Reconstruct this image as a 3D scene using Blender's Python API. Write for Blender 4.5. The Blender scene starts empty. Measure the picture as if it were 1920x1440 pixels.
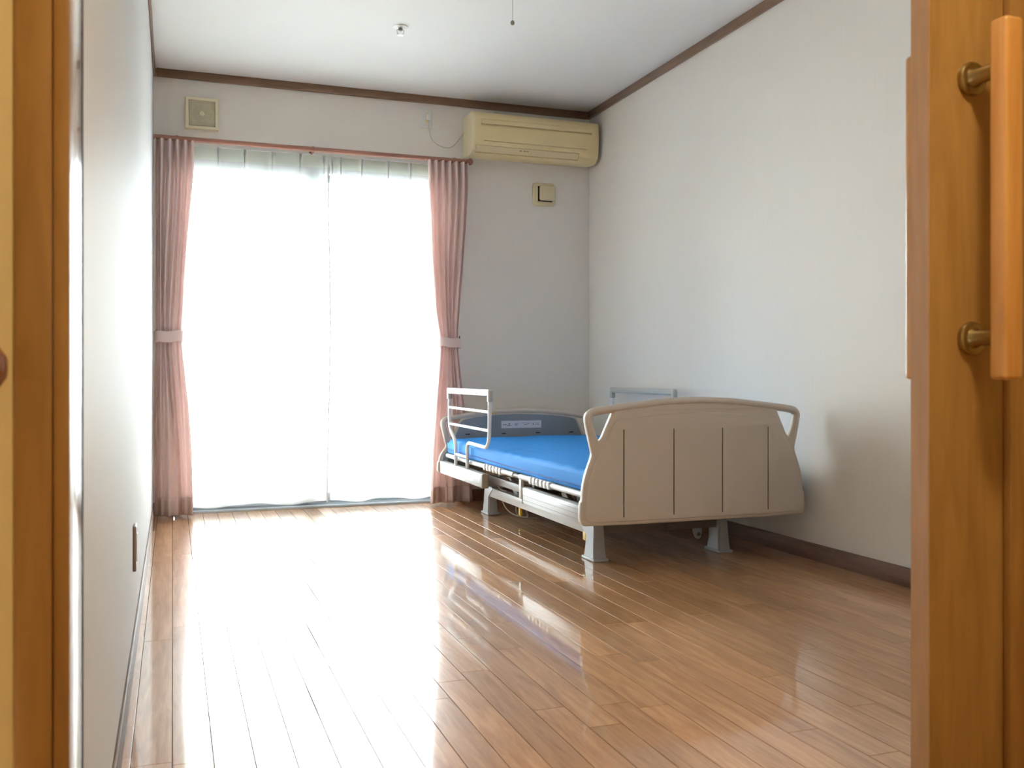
import bpy, bmesh, math, random
from mathutils import Vector, Matrix, noise

random.seed(7)
scene = bpy.context.scene
COL = scene.collection
PI = math.pi

# ------------------------------------------------------------------ camera, world, light, exposure
cam_d = bpy.data.cameras.new('camera')
cam = bpy.data.objects.new('camera', cam_d)
COL.objects.link(cam)
cam.location = (0.0, 0.0, 0.755)
cam.rotation_euler = (PI / 2, 0, -math.radians(19.74))
cam_d.sensor_fit = 'HORIZONTAL'
cam_d.sensor_width = 36.0
cam_d.lens = 36.0 * 1772 / 1920
cam_d.shift_y = -17.0 / 1920
cam_d.clip_start = 0.02
cam_d.dof.use_dof = True
cam_d.dof.focus_distance = 4.3
cam_d.dof.aperture_fstop = 8.0
scene.camera = cam

world = bpy.data.worlds.new('world')
scene.world = world
world.use_nodes = True
wn = world.node_tree
wbg = wn.nodes['Background']
wbg.inputs['Color'].default_value = (0.90, 0.945, 1.0, 1)
wbg.inputs['Strength'].default_value = 31.0

sun_d = bpy.data.lights.new('sun', 'SUN')
sun_d.energy = 90.0
sun_d.color = (1.0, 0.95, 0.86)
sun_d.angle = math.radians(1.0)
sun = bpy.data.objects.new('sun', sun_d)
COL.objects.link(sun)
sun.rotation_euler = Vector((-0.05, -0.20, -1.0)).to_track_quat('-Z', 'Y').to_euler()

portal_d = bpy.data.lights.new('window_portal', 'AREA')      # guides the sampling of the sky through the window, gives no light
portal_d.shape = 'RECTANGLE'
portal_d.size = 1.6
portal_d.size_y = 1.98
portal_d.cycles.is_portal = True
portal = bpy.data.objects.new('window_portal', portal_d)
COL.objects.link(portal)
portal.location = (0.77, 5.60, 0.98)
portal.rotation_euler = (-PI / 2, 0, 0)

hall_d = bpy.data.lights.new('hall_lamp_light', 'AREA')
hall_d.shape = 'DISK'
hall_d.size = 0.26
hall_d.energy = 21.0
hall_d.color = (1.0, 0.80, 0.53)
hall = bpy.data.objects.new('hall_lamp_light', hall_d)
COL.objects.link(hall)
hall.location = (0.60, 0.25, 2.325)

vs = scene.view_settings
scene.display_settings.display_device = 'sRGB'
vs.view_transform = 'Standard'
vs.look = 'None'
vs.gamma = 1.0
vs.use_curve_mapping = False
vs.exposure = 0.12


# ------------------------------------------------------------------ materials
def srgb(r, g, b):
    def f(c):
        c /= 255.0
        return c / 12.92 if c <= 0.04045 else ((c + 0.055) / 1.055) ** 2.4
    return (f(r), f(g), f(b), 1.0)


def new_mat(name):
    m = bpy.data.materials.new(name)
    m.use_nodes = True
    nt = m.node_tree
    return m, nt, nt.nodes['Principled BSDF']


def plain(name, col, rough=0.5, metal=0.0, bump=0.0, bscale=200.0, var=0.04, vscale=6.0, spec=0.5, coat=0.0):
    """colour with a faint procedural mottling and optional fine relief"""
    m, nt, b = new_mat(name)
    n, l = nt.nodes, nt.links
    tc = n.new('ShaderNodeTexCoord')
    nz = n.new('ShaderNodeTexNoise'); nz.inputs['Scale'].default_value = vscale; nz.inputs['Detail'].default_value = 4
    l.new(tc.outputs['Object'], nz.inputs['Vector'])
    mx = n.new('ShaderNodeMix'); mx.data_type = 'RGBA'
    mx.inputs['A'].default_value = tuple(c * (1 - var) for c in col[:3]) + (1,)
    mx.inputs['B'].default_value = tuple(min(1, c * (1 + var)) for c in col[:3]) + (1,)
    l.new(nz.outputs['Fac'], mx.inputs['Factor'])
    l.new(mx.outputs['Result'], b.inputs['Base Color'])
    b.inputs['Roughness'].default_value = rough
    b.inputs['Metallic'].default_value = metal
    b.inputs['Specular IOR Level'].default_value = spec
    b.inputs['Coat Weight'].default_value = coat
    if bump:
        n2 = n.new('ShaderNodeTexNoise'); n2.inputs['Scale'].default_value = bscale; n2.inputs['Detail'].default_value = 3
        l.new(tc.outputs['Object'], n2.inputs['Vector'])
        bp = n.new('ShaderNodeBump'); bp.inputs['Strength'].default_value = bump; bp.inputs['Distance'].default_value = 0.002
        l.new(n2.outputs['Fac'], bp.inputs['Height'])
        l.new(bp.outputs['Normal'], b.inputs['Normal'])
    return m


def wood(name, c1, c2, axis='Z', rough=0.4, scale=1.0, coat=0.0, spec=0.5, per_object=False, coat_ior=1.5, stretch=14.0, bump=0.05, var_amt=0.5):
    m, nt, b = new_mat(name)
    n, l = nt.nodes, nt.links
    tc = n.new('ShaderNodeTexCoord')
    mp = n.new('ShaderNodeMapping')
    sc = [stretch * 1.6, stretch * 1.6, stretch * 1.6]
    sc['XYZ'.index(axis)] = 1.6
    mp.inputs['Scale'].default_value = [s * scale for s in sc]
    vec = tc.outputs['Object']
    if per_object:
        oi = n.new('ShaderNodeObjectInfo')
        mul = n.new('ShaderNodeVectorMath'); mul.operation = 'MULTIPLY_ADD'
        cmb = n.new('ShaderNodeCombineXYZ')
        for k in 'XYZ':
            l.new(oi.outputs['Random'], cmb.inputs[k])
        l.new(cmb.outputs['Vector'], mul.inputs[0]); mul.inputs[1].default_value = (37, 53, 11)
        l.new(tc.outputs['Object'], mul.inputs[2])
        vec = mul.outputs['Vector']
    l.new(vec, mp.inputs['Vector'])
    nz = n.new('ShaderNodeTexNoise'); nz.inputs['Scale'].default_value = 2.2; nz.inputs['Detail'].default_value = 7
    nz.inputs['Roughness'].default_value = 0.62; nz.inputs['Distortion'].default_value = 0.9
    l.new(mp.outputs['Vector'], nz.inputs['Vector'])
    rp = n.new('ShaderNodeValToRGB')
    rp.color_ramp.elements[0].position = 0.30; rp.color_ramp.elements[0].color = c1
    rp.color_ramp.elements[1].position = 0.72; rp.color_ramp.elements[1].color = c2
    l.new(nz.outputs['Fac'], rp.inputs['Fac'])
    out = rp.outputs['Color']
    if per_object:
        hs = n.new('ShaderNodeHueSaturation')
        mr = n.new('ShaderNodeMapRange')
        mr.inputs['To Min'].default_value = 1 - var_amt; mr.inputs['To Max'].default_value = 1 + var_amt
        l.new(oi.outputs['Random'], mr.inputs['Value'])
        l.new(mr.outputs['Result'], hs.inputs['Value'])
        l.new(out, hs.inputs['Color'])
        out = hs.outputs['Color']
    l.new(out, b.inputs['Base Color'])
    b.inputs['Roughness'].default_value = rough
    b.inputs['Specular IOR Level'].default_value = spec
    b.inputs['Coat Weight'].default_value = coat
    b.inputs['Coat Roughness'].default_value = 0.05
    b.inputs['Coat IOR'].default_value = coat_ior
    if bump:
        bp = n.new('ShaderNodeBump'); bp.inputs['Strength'].default_value = bump; bp.inputs['Distance'].default_value = 0.001
        l.new(nz.outputs['Fac'], bp.inputs['Height']); l.new(bp.outputs['Normal'], b.inputs['Normal'])
    return m


def wallpaper(name, col, rough, streak, fine=0.25, spec=0.5):
    m, nt, b = new_mat(name)
    n, l = nt.nodes, nt.links
    tc = n.new('ShaderNodeTexCoord')
    mp = n.new('ShaderNodeMapping'); mp.inputs['Scale'].default_value = (110, 110, 5)
    l.new(tc.outputs['Object'], mp.inputs['Vector'])
    a = n.new('ShaderNodeTexNoise'); a.inputs['Scale'].default_value = 1.0; a.inputs['Detail'].default_value = 4
    l.new(mp.outputs['Vector'], a.inputs['Vector'])
    c = n.new('ShaderNodeTexNoise'); c.inputs['Scale'].default_value = 260; c.inputs['Detail'].default_value = 2
    l.new(tc.outputs['Object'], c.inputs['Vector'])
    b1 = n.new('ShaderNodeBump'); b1.inputs['Strength'].default_value = streak; b1.inputs['Distance'].default_value = 0.002
    b2 = n.new('ShaderNodeBump'); b2.inputs['Strength'].default_value = fine; b2.inputs['Distance'].default_value = 0.001
    l.new(a.outputs['Fac'], b1.inputs['Height'])
    l.new(c.outputs['Fac'], b2.inputs['Height']); l.new(b1.outputs['Normal'], b2.inputs['Normal'])
    l.new(b2.outputs['Normal'], b.inputs['Normal'])
    mx = n.new('ShaderNodeMix'); mx.data_type = 'RGBA'
    mx.inputs['A'].default_value = tuple(k * 0.96 for k in col[:3]) + (1,)
    mx.inputs['B'].default_value = col
    l.new(a.outputs['Fac'], mx.inputs['Factor']); l.new(mx.outputs['Result'], b.inputs['Base Color'])
    b.inputs['Roughness'].default_value = rough
    b.inputs['Specular IOR Level'].default_value = spec
    return m


def cloth(name, col, trans, transparent=0.0, weave=0.0, var=0.05, rough=0.9):
    m, nt, b = new_mat(name)
    n, l = nt.nodes, nt.links
    out = n['Material Output']
    tc = n.new('ShaderNodeTexCoord')
    nz = n.new('ShaderNodeTexNoise'); nz.inputs['Scale'].default_value = 500; nz.inputs['Detail'].default_value = 2
    l.new(tc.outputs['Object'], nz.inputs['Vector'])
    mx = n.new('ShaderNodeMix'); mx.data_type = 'RGBA'
    mx.inputs['A'].default_value = tuple(c * (1 - var) for c in col[:3]) + (1,)
    mx.inputs['B'].default_value = tuple(min(1, c * (1 + var)) for c in col[:3]) + (1,)
    l.new(nz.outputs['Fac'], mx.inputs['Factor'])
    l.new(mx.outputs['Result'], b.inputs['Base Color'])
    b.inputs['Roughness'].default_value = rough
    b.inputs['Specular IOR Level'].default_value = 0.2
    if weave:
        bp = n.new('ShaderNodeBump'); bp.inputs['Strength'].default_value = weave; bp.inputs['Distance'].default_value = 0.001
        l.new(nz.outputs['Fac'], bp.inputs['Height']); l.new(bp.outputs['Normal'], b.inputs['Normal'])
    tr = n.new('ShaderNodeBsdfTranslucent')
    l.new(mx.outputs['Result'], tr.inputs['Color'])
    s = n.new('ShaderNodeMixShader'); s.inputs['Fac'].default_value = trans
    l.new(b.outputs['BSDF'], s.inputs[1]); l.new(tr.outputs['BSDF'], s.inputs[2])
    last = s.outputs['Shader']
    if transparent:
        tp = n.new('ShaderNodeBsdfTransparent')
        s2 = n.new('ShaderNodeMixShader'); s2.inputs['Fac'].default_value = transparent
        l.new(last, s2.inputs[1]); l.new(tp.outputs['BSDF'], s2.inputs[2])
        last = s2.outputs['Shader']
    l.new(last, out.inputs['Surface'])
    return m


def glass_mat():
    m, nt, b = new_mat('window_glass')
    n, l = nt.nodes, nt.links
    nt.nodes.remove(b)
    tp = n.new('ShaderNodeBsdfTransparent'); tp.inputs['Color'].default_value = (0.93, 0.97, 0.96, 1)
    gl = n.new('ShaderNodeBsdfGlossy'); gl.inputs['Roughness'].default_value = 0.02
    fr = n.new('ShaderNodeFresnel'); fr.inputs['IOR'].default_value = 1.45
    s = n.new('ShaderNodeMixShader')
    l.new(fr.outputs['Fac'], s.inputs['Fac']); l.new(tp.outputs['BSDF'], s.inputs[1]); l.new(gl.outputs['BSDF'], s.inputs[2])
    l.new(s.outputs['Shader'], n['Material Output'].inputs['Surface'])
    return m


M = {}
M['wall'] = wallpaper('cream_wallpaper', (0.86, 0.815, 0.765, 1), 0.75, 0.10)
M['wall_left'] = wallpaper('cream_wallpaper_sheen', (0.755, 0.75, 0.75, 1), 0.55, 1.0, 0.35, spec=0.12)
M['ceiling'] = plain('ceiling_paper', (0.86, 0.86, 0.86, 1), 0.9, bump=0.15, bscale=150, var=0.01)
M['trim'] = wood('brown_trim', srgb(104, 76, 56), srgb(134, 102, 80), 'X', 0.35, coat=0.2)
M['trim_y'] = wood('brown_trim_long', srgb(104, 76, 56), srgb(134, 102, 80), 'Y', 0.35, coat=0.2)
M['base'] = wood('brown_baseboard', srgb(106, 78, 64), srgb(128, 98, 82), 'X', 0.5)
M['base_y'] = wood('brown_baseboard_long', srgb(106, 78, 64), srgb(128, 98, 82), 'Y', 0.5)
M['plank'] = wood('oak_flooring', srgb(168, 118, 78), srgb(212, 164, 120), 'Y', 0.30, scale=1.0, coat=1.0, coat_ior=1.5, spec=0.2, per_object=True, bump=0.03, var_amt=0.17, stretch=12)
M['groove'] = plain('floor_groove', srgb(54, 32, 20), 0.9, var=0.1, spec=0.05)
M['door'] = wood('honey_door_veneer', srgb(158, 120, 66), srgb(182, 144, 86), 'Z', 0.38, stretch=10, coat=0.1)
M['door_edge'] = wood('pale_door_edge', srgb(182, 146, 110), srgb(200, 164, 128), 'Z', 0.35, stretch=10, coat=0.15)
M['casing'] = wood('honey_casing', srgb(152, 112, 60), srgb(176, 134, 76), 'Z', 0.38, stretch=10, coat=0.1)
M['handle'] = wood('beech_handle', srgb(208, 150, 80), srgb(228, 174, 104), 'Z', 0.3, stretch=12, coat=0.4)
M['brass'] = plain('aged_brass', srgb(170, 154, 112), 0.34, metal=1.0)
M['jamb'] = plain('pale_jamb', (0.78, 0.76, 0.74, 1), 0.16, var=0.01, coat=0.5)
M['jamb_strip'] = plain('jamb_gap_shade', srgb(60, 46, 50), 0.9, spec=0.05)  # dark colour for the shade of the recess gap beside the jamb
M['hall_wall'] = plain('hall_wallpaper', srgb(226, 208, 158), 0.8, bump=0.2)
M['hall_floor'] = wood('hall_floor', srgb(150, 110, 70), srgb(180, 135, 90), 'X', 0.3)
M['rail_wood'] = wood('handrail_wood', srgb(120, 72, 40), srgb(150, 92, 56), 'X', 0.3, coat=0.3)
M['rod'] = wood('rose_brown_rod', srgb(142, 94, 78), srgb(164, 112, 94), 'X', 0.4, coat=0.2)
M['pink'] = cloth('pink_curtain', (0.93, 0.77, 0.74, 1), 0.26, 0.0, 0.2)
M['lace'] = cloth('white_sheer', (0.93, 0.94, 0.94, 1), 0.62, 0.42, 0.0, 0.02)
M['lace_hem'] = cloth('white_sheer_double', (0.90, 0.91, 0.92, 1), 0.5, 0.12, 0.0, 0.02)
M['lace_pleat'] = cloth('sheer_gathered_shade', (0.72, 0.74, 0.74, 1), 0.12, 0.0, 0.0, 0.02)  # pleats and side hem greyed: their dark against the backlight is in the colour
M['lace_head'] = cloth('sheer_heading', (0.86, 0.92, 0.82, 1), 0.55, 0.30, 0.0, 0.02)
M['alu'] = plain('window_aluminium', srgb(176, 182, 188), 0.35, metal=0.3)
M['glass'] = glass_mat()
M['ac'] = plain('yellowed_plastic', srgb(226, 206, 158), 0.4, var=0.02)
M['ac_side'] = plain('ivory_plastic', srgb(232, 218, 180), 0.4, var=0.02)
M['ac_flap'] = plain('ivory_flap_plastic', srgb(222, 204, 162), 0.4, var=0.02)
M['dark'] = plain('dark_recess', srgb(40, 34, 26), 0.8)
M['slot'] = plain('black_slot_shade', srgb(14, 12, 10), 0.9, spec=0.1)  # black stands in for the shade deep inside the end-board slots
M['vent'] = plain('cream_vent_plastic', srgb(232, 222, 190), 0.45, var=0.02)
M['vent_grille'] = plain('grey_cream_grille', srgb(222, 214, 186), 0.5, var=0.02)
M['intake'] = plain('beige_intake_plastic', srgb(216, 202, 168), 0.45, var=0.02)
M['white_plastic'] = plain('white_plastic', (0.82, 0.82, 0.80, 1), 0.35, var=0.01)
M['grey_plate'] = plain('grey_plate', srgb(150, 132, 126), 0.4)
M['chrome'] = plain('chrome', (0.6, 0.6, 0.6, 1), 0.2, metal=1.0)
M['cord'] = plain('pale_cord', srgb(214, 208, 196), 0.6)
M['bead'] = plain('grey_bead', srgb(150, 146, 132), 0.4)
M['board'] = plain('taupe_bed_plastic', srgb(200, 189, 179), 0.42, bump=0.25, bscale=450, var=0.02)
M['board_in'] = plain('slate_bed_panel', srgb(132, 140, 150), 0.45, bump=0.2, bscale=450, var=0.02)
M['frame'] = plain('cream_painted_steel', (0.62, 0.61, 0.59, 1), 0.35, var=0.02)
M['frame_dark'] = plain('grey_brown_steel', srgb(120, 112, 104), 0.5, var=0.03)
M['cover'] = plain('brushed_aluminium_cover', (0.50, 0.50, 0.51, 1), 0.36, metal=0.25, var=0.03)
M['cover_cap'] = plain('taupe_end_cap', srgb(150, 140, 126), 0.5)
M['leg'] = plain('pale_grey_leg', srgb(188, 190, 194), 0.4, var=0.02)
M['bedrail'] = plain('white_rail_enamel', (0.82, 0.82, 0.84, 1), 0.3, var=0.01)
M['rail_grip'] = plain('grey_rail_grip', srgb(190, 190, 186), 0.4, var=0.01)
M['blue'] = cloth('blue_mattress_cover', srgb(44, 134, 214), 0.0, 0.0, 0.15, 0.06, 0.7)
M['blue_dark'] = cloth('blue_piping', srgb(18, 82, 160), 0.0, 0.0, 0.1, 0.06, 0.6)
M['yellow'] = plain('yellow_plastic', srgb(238, 190, 60), 0.4)
M['orange'] = plain('amber_plastic', srgb(216, 164, 92), 0.4)
M['sticker'] = plain('pale_sticker', srgb(214, 216, 226), 0.5, var=0.01)
M['ink'] = plain('grey_print', srgb(96, 98, 112), 0.6)
M['concrete'] = plain('pale_concrete', (0.55, 0.55, 0.54, 1), 0.9, bump=0.3, bscale=60)
M['bark'] = plain('bark', srgb(90, 72, 56), 0.9, bump=0.5, bscale=60)
M['leaf'] = cloth('tree_leaf', (0.10, 0.20, 0.05, 1), 0.4, 0.0, 0.0, 0.2, 0.6)
M['lamp'] = new_mat('hall_lamp_diffuser')[0]
_b = M['lamp'].node_tree.nodes['Principled BSDF']
_b.inputs['Base Color'].default_value = (0.9, 0.85, 0.75, 1)
_b.inputs['Emission Color'].default_value = (1, 0.7, 0.4, 1)
_b.inputs['Emission Strength'].default_value = 3.0


# ------------------------------------------------------------------ mesh helpers
def obj(name, bm, mat, parent=None, smooth=False, loc=None):
    me = bpy.data.meshes.new(name)
    bmesh.ops.recalc_face_normals(bm, faces=bm.faces)
    bm.to_mesh(me); bm.free()
    return mobj(name, me, mat, parent, smooth, loc)


def mobj(name, me, mat, parent=None, smooth=False, loc=None):
    if mat:
        me.materials.clear(); me.materials.append(mat)
    if smooth:
        me.polygons.foreach_set('use_smooth', [True] * len(me.polygons))
        me.update()
        if smooth is not True:
            me.set_sharp_from_angle(angle=math.radians(smooth))
    o = bpy.data.objects.new(name, me)
    COL.objects.link(o)
    if loc: o.location = loc
    if parent:
        o.parent = parent
        if not loc:
            # vertices are written in world space: cancel the parent's placement
            w = parent.location.copy()
            p = parent.parent
            while p: w += p.location; p = p.parent
            o.location = -w
    return o


def thing(name, label, cat, loc=(0, 0, 0), group=None):
    o = bpy.data.objects.new(name, None)
    o.empty_display_size = 0.1
    COL.objects.link(o)
    o.location = loc
    tag(o, label, cat, group)
    return o


def tag(o, label, cat, group=None):
    o['label'] = label; o['category'] = cat
    if group: o['group'] = group
    return o


def struct(o):
    o['kind'] = 'structure'
    return o


def add_box(bm, x0, x1, y0, y1, z0, z1, bev=0.0, seg=2):
    vs_ = [bm.verts.new(p) for p in ((x0, y0, z0), (x1, y0, z0), (x1, y1, z0), (x0, y1, z0), (x0, y0, z1), (x1, y0, z1), (x1, y1, z1), (x0, y1, z1))]
    fs = [bm.faces.new([vs_[i] for i in q]) for q in ((0, 3, 2, 1), (4, 5, 6, 7), (0, 1, 5, 4), (1, 2, 6, 5), (2, 3, 7, 6), (3, 0, 4, 7))]
    if bev:
        es = {e for f in fs for e in f.edges}
        bmesh.ops.bevel(bm, geom=list(es), offset=bev, segments=seg, affect='EDGES', profile=0.5)
    return vs_


def box(name, x0, x1, y0, y1, z0, z1, mat, parent=None, bev=0.0, seg=2):
    bm = bmesh.new()
    add_box(bm, x0, x1, y0, y1, z0, z1, bev, seg)
    return obj(name, bm, mat, parent, smooth=(35 if bev else False))


def round_path(pts, r, n=6, closed=False):
    pts = [Vector(p) for p in pts]
    out = []
    N = len(pts)
    for i, p in enumerate(pts):
        if not closed and i in (0, N - 1):
            out.append(p); continue
        a, c = pts[i - 1], pts[(i + 1) % N]
        rr = r[i] if isinstance(r, (list, tuple)) else r
        d1, d2 = (a - p), (c - p)
        k = min(rr, d1.length * 0.49, d2.length * 0.49)
        if k < 1e-5:
            out.append(p); continue
        A, B = p + d1.normalized() * k, p + d2.normalized() * k
        for j in range(n + 1):
            t = j / n
            out.append(A * (1 - t) ** 2 + p * 2 * t * (1 - t) + B * t * t)
    return out


def add_tube(bm, pts, r, seg=12, sq=1.0, closed=False, taper=None):
    """sweep of a circle (or, with sq, an ellipse) along pts"""
    pts = [Vector(p) for p in pts]
    rings = []
    N = len(pts)
    up = None
    for i in range(N):
        if closed:
            t = (pts[(i + 1) % N] - pts[i - 1]).normalized()
        else:
            t = (pts[min(i + 1, N - 1)] - pts[max(i - 1, 0)]).normalized()
        if up is None:
            up = Vector((0, 0, 1)) if abs(t.z) < 0.9 else Vector((1, 0, 0))
        side = t.cross(up).normalized()
        up = side.cross(t).normalized()
        rr = r * (taper(i / (N - 1)) if taper else 1)
        rings.append([bm.verts.new(pts[i] + side * math.cos(2 * PI * k / seg) * rr * sq + up * math.sin(2 * PI * k / seg) * rr) for k in range(seg)])
    for i in range(N if closed else N - 1):
        a, b = rings[i], rings[(i + 1) % N]
        for k in range(seg):
            bm.faces.new((a[k], a[(k + 1) % seg], b[(k + 1) % seg], b[k]))
    if not closed:
        bm.faces.new(rings[0]); bm.faces.new(list(reversed(rings[-1])))


def tube(name, pts, r, mat, parent=None, seg=12, sq=1.0, closed=False):
    bm = bmesh.new(); add_tube(bm, pts, r, seg, sq, closed)
    return obj(name, bm, mat, parent, smooth=50)


def add_lathe(bm, prof, origin, axis='Z', seg=24):
    """prof: list of (radius, height) along axis from origin"""
    o = Vector(origin)
    def P(r, h, a):
        c, s = r * math.cos(a), r * math.sin(a)
        if axis == 'Z': return o + Vector((c, s, h))
        if axis == 'Y': return o + Vector((c, h, s))
        return o + Vector((h, c, s))
    rings = []
    for r, h in prof:
        if r < 1e-6: rings.append([bm.verts.new(P(0, h, 0))])
        else: rings.append([bm.verts.new(P(r, h, 2 * PI * k / seg)) for k in range(seg)])
    for a, b in zip(rings, rings[1:]):
        for k in range(seg):
            k2 = (k + 1) % seg
            if len(a) == 1 and len(b) == 1: continue
            if len(a) == 1: bm.faces.new((a[0], b[k], b[k2]))
            elif len(b) == 1: bm.faces.new((a[k], a[k2], b[0]))
            else: bm.faces.new((a[k], a[k2], b[k2], b[k]))
    if len(rings[0]) > 1: bm.faces.new(rings[0])
    if len(rings[-1]) > 1: bm.faces.new(rings[-1])


def lathe(name, prof, origin, mat, parent=None, axis='Z', seg=24):
    bm = bmesh.new(); add_lathe(bm, prof, origin, axis, seg)
    return obj(name, bm, mat, parent, smooth=40)


def extrude_x(name, prof, x0, x1, mat, parent=None, smooth=35, bev=0.0):
    """prof: (y, z) loop, swept from x0 to x1"""
    bm = bmesh.new()
    a = [bm.verts.new((x0, y, z)) for y, z in prof]
    b = [bm.verts.new((x1, y, z)) for y, z in prof]
    n = len(prof)
    for i in range(n): bm.faces.new((a[i], a[(i + 1) % n], b[(i + 1) % n], b[i]))
    f1 = bm.faces.new(a); f2 = bm.faces.new(b)
    if bev:
        bmesh.ops.bevel(bm, geom=list(set(list(f1.edges) + list(f2.edges))), offset=bev, segments=4, affect='EDGES', profile=0.5)
    return obj(name, bm, mat, parent, smooth=smooth)


def board_mesh(outline, holes, y0, y1, bev):
    """flat plate in the XZ plane from a traced 2D outline with holes, rounded edges, between y0 and y1"""
    cu = bpy.data.curves.new('plate', 'CURVE')
    cu.dimensions = '2D'; cu.fill_mode = 'BOTH'
    for pts in [outline] + holes:
        s = cu.splines.new('POLY'); s.points.add(len(pts) - 1)
        for p, q in zip(s.points, pts): p.co = (q[0], q[1], 0, 1)
        s.use_cyclic_u = True
    cu.extrude = max((y1 - y0) / 2 - bev, 0.0001)
    cu.bevel_depth = bev; cu.bevel_resolution = 3; cu.offset = -bev
    co = bpy.data.objects.new('plate', cu)
    me = bpy.data.meshes.new_from_object(co)
    bpy.data.objects.remove(co); bpy.data.curves.remove(cu)
    ym = (y0 + y1) / 2
    for v in me.vertices:
        x, y, z = v.co
        v.co = (x, ym - z, y)
    bm = bmesh.new(); bm.from_mesh(me)
    bmesh.ops.remove_doubles(bm, verts=bm.verts, dist=0.0001)
    bmesh.ops.recalc_face_normals(bm, faces=bm.faces)
    bpy.data.meshes.remove(me)
    return bm


def cut(bm, boxes):
    """subtract boxes from a closed mesh"""
    me = bpy.data.meshes.new('a'); bm.to_mesh(me); bm.free()
    cb = bmesh.new()
    for b in boxes: add_box(cb, *b)
    cm = bpy.data.meshes.new('b'); cb.to_mesh(cm); cb.free()
    a = bpy.data.objects.new('a', me); c = bpy.data.objects.new('b', cm)
    COL.objects.link(a); COL.objects.link(c)
    md = a.modifiers.new('cut', 'BOOLEAN'); md.operation = 'DIFFERENCE'; md.object = c; md.solver = 'EXACT'
    bpy.context.view_layer.update()
    dg = bpy.context.evaluated_depsgraph_get()
    res = bpy.data.meshes.new_from_object(a.evaluated_get(dg))
    out = bmesh.new(); out.from_mesh(res)
    for o in (a, c): bpy.data.objects.remove(o)
    for m_ in (me, cm, res): bpy.data.meshes.remove(m_)
    return out


# ------------------------------------------------------------------ room shell
XL, XR, YB, YF, H = -0.10, 2.46, 5.42, 1.23, 2.40

floor = struct(box('floor', XL - 0.15, XR + 0.15, 1.03, YB + 0.15, -0.12, -0.0035, M['groove']))
struct(box('ceiling', XL - 0.15, XR + 0.15, 1.03, YB + 0.15, H, H + 0.12, M['ceiling']))
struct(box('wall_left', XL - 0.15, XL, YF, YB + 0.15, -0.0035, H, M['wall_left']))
struct(box('wall_right', XR, XR + 0.15, 1.03, YB + 0.15, -0.0035, H, M['wall']))
WX0, WX1, WZ1 = -0.03, 1.57, 1.95
bm = bmesh.new()
add_box(bm, XL, WX0, YB, YB + 0.15, -0.0035, H)
add_box(bm, WX1, XR, YB, YB + 0.15, -0.0035, H)
add_box(bm, WX0, WX1, YB, YB + 0.15, WZ1, H)
struct(obj('wall_back', bm, M['wall']))
# wall with the doorway: two skins with a pocket for the sliding door on the right
bm = bmesh.new()
add_box(bm, XL - 0.15, -0.153, 1.062, YF, -0.0035, H)
add_box(bm, -0.152, 1.16, 1.062, YF, 2.04, H)
add_box(bm, 1.16, XR, 1.130, YF, -0.0035, H)
struct(obj('wall_front', bm, M['wall']))
bm = bmesh.new()
add_box(bm, -2.0, -0.1495, 1.055, 1.061, 0, H)
add_box(bm, -0.1495, 1.20, 1.055, 1.061, 2.09, H)
add_box(bm, 1.2, 2.8, 1.055, 1.061, 0, H)
struct(obj('wall_hall_front', bm, M['hall_wall']))
struct(box('wall_hall_back', -2.0, 2.8, -1.1, -1.0, 0, H, M['hall_wall']))
struct(box('wall_hall_left', -2.1, -2.0, -1.1, 1.061, 0, H, M['hall_wall']))
struct(box('wall_hall_right', 2.8, 2.9, -1.1, 1.061, 0, H, M['hall_wall']))
struct(box('ceiling_hall', -2.1, 2.9, -1.1, 1.03, H, H + 0.1, M['hall_wall']))
struct(box('floor_hall', -2.1, 2.9, -1.1, 1.03, -0.1, 0, M['hall_floor']))

# floor boards: every strip is a board of its own
PITCH = 0.0764
LENGTHS = [0.42, 0.61, 0.76, 0.91, 1.06, 1.21]
plank_cache = {}


def plank_mesh(L, w):
    key = (round(L, 3), round(w, 4))
    if key not in plank_cache:
        b = bmesh.new()
        g, c, t = 0.0009, 0.00025, 0.0035
        x0, x1, y0, y1 = g, w - g, g, L - g
        lo = [b.verts.new(p) for p in ((x0, y0, -t), (x1, y0, -t), (x1, y1, -t), (x0, y1, -t))]
        mi = [b.verts.new(p) for p in ((x0, y0, -c), (x1, y0, -c), (x1, y1, -c), (x0, y1, -c))]
        hi = [b.verts.new(p) for p in ((x0 + c, y0 + c * .5, 0), (x1 - c, y0 + c * .5, 0), (x1 - c, y1 - c * .5, 0), (x0 + c, y1 - c * .5, 0))]
        b.faces.new(hi); b.faces.new(lo)
        for A, B in ((lo, mi), (mi, hi)):
            for i in range(4):
                b.faces.new((A[i], A[(i + 1) % 4], B[(i + 1) % 4], B[i]))
        bmesh.ops.recalc_face_normals(b, faces=b.faces)
        me = bpy.data.meshes.new('plank'); b.to_mesh(me); b.free()
        me.materials.append(M['plank'])
        plank_cache[key] = me
    return plank_cache[key]


xs = [XL, -0.0775 + 0.0]
x = -0.0775
while x < XR - 0.002:
    xs.append(min(x + PITCH, XR)); x += PITCH
rng = random.Random(11)
for i in range(len(xs) - 1):
    x0, x1 = xs[i], xs[i + 1]
    w = x1 - x0
    if w < 0.004: continue
    y = 1.10 - (rng.choice(LENGTHS) * rng.random() if i else 0.0)
    first = True
    while y < YB - 0.001:
        L = rng.choice(LENGTHS)
        y1 = y + L
        ys = max(y, 1.10)
        if y1 > YB - 0.12: y1 = YB
        L2 = y1 - ys
        if L2 > 0.03:
            o = bpy.data.objects.new('plank', plank_mesh(L2, w))
            COL.objects.link(o); o.parent = floor
            o.location = (x0, ys, 0)
        y = y1

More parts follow.
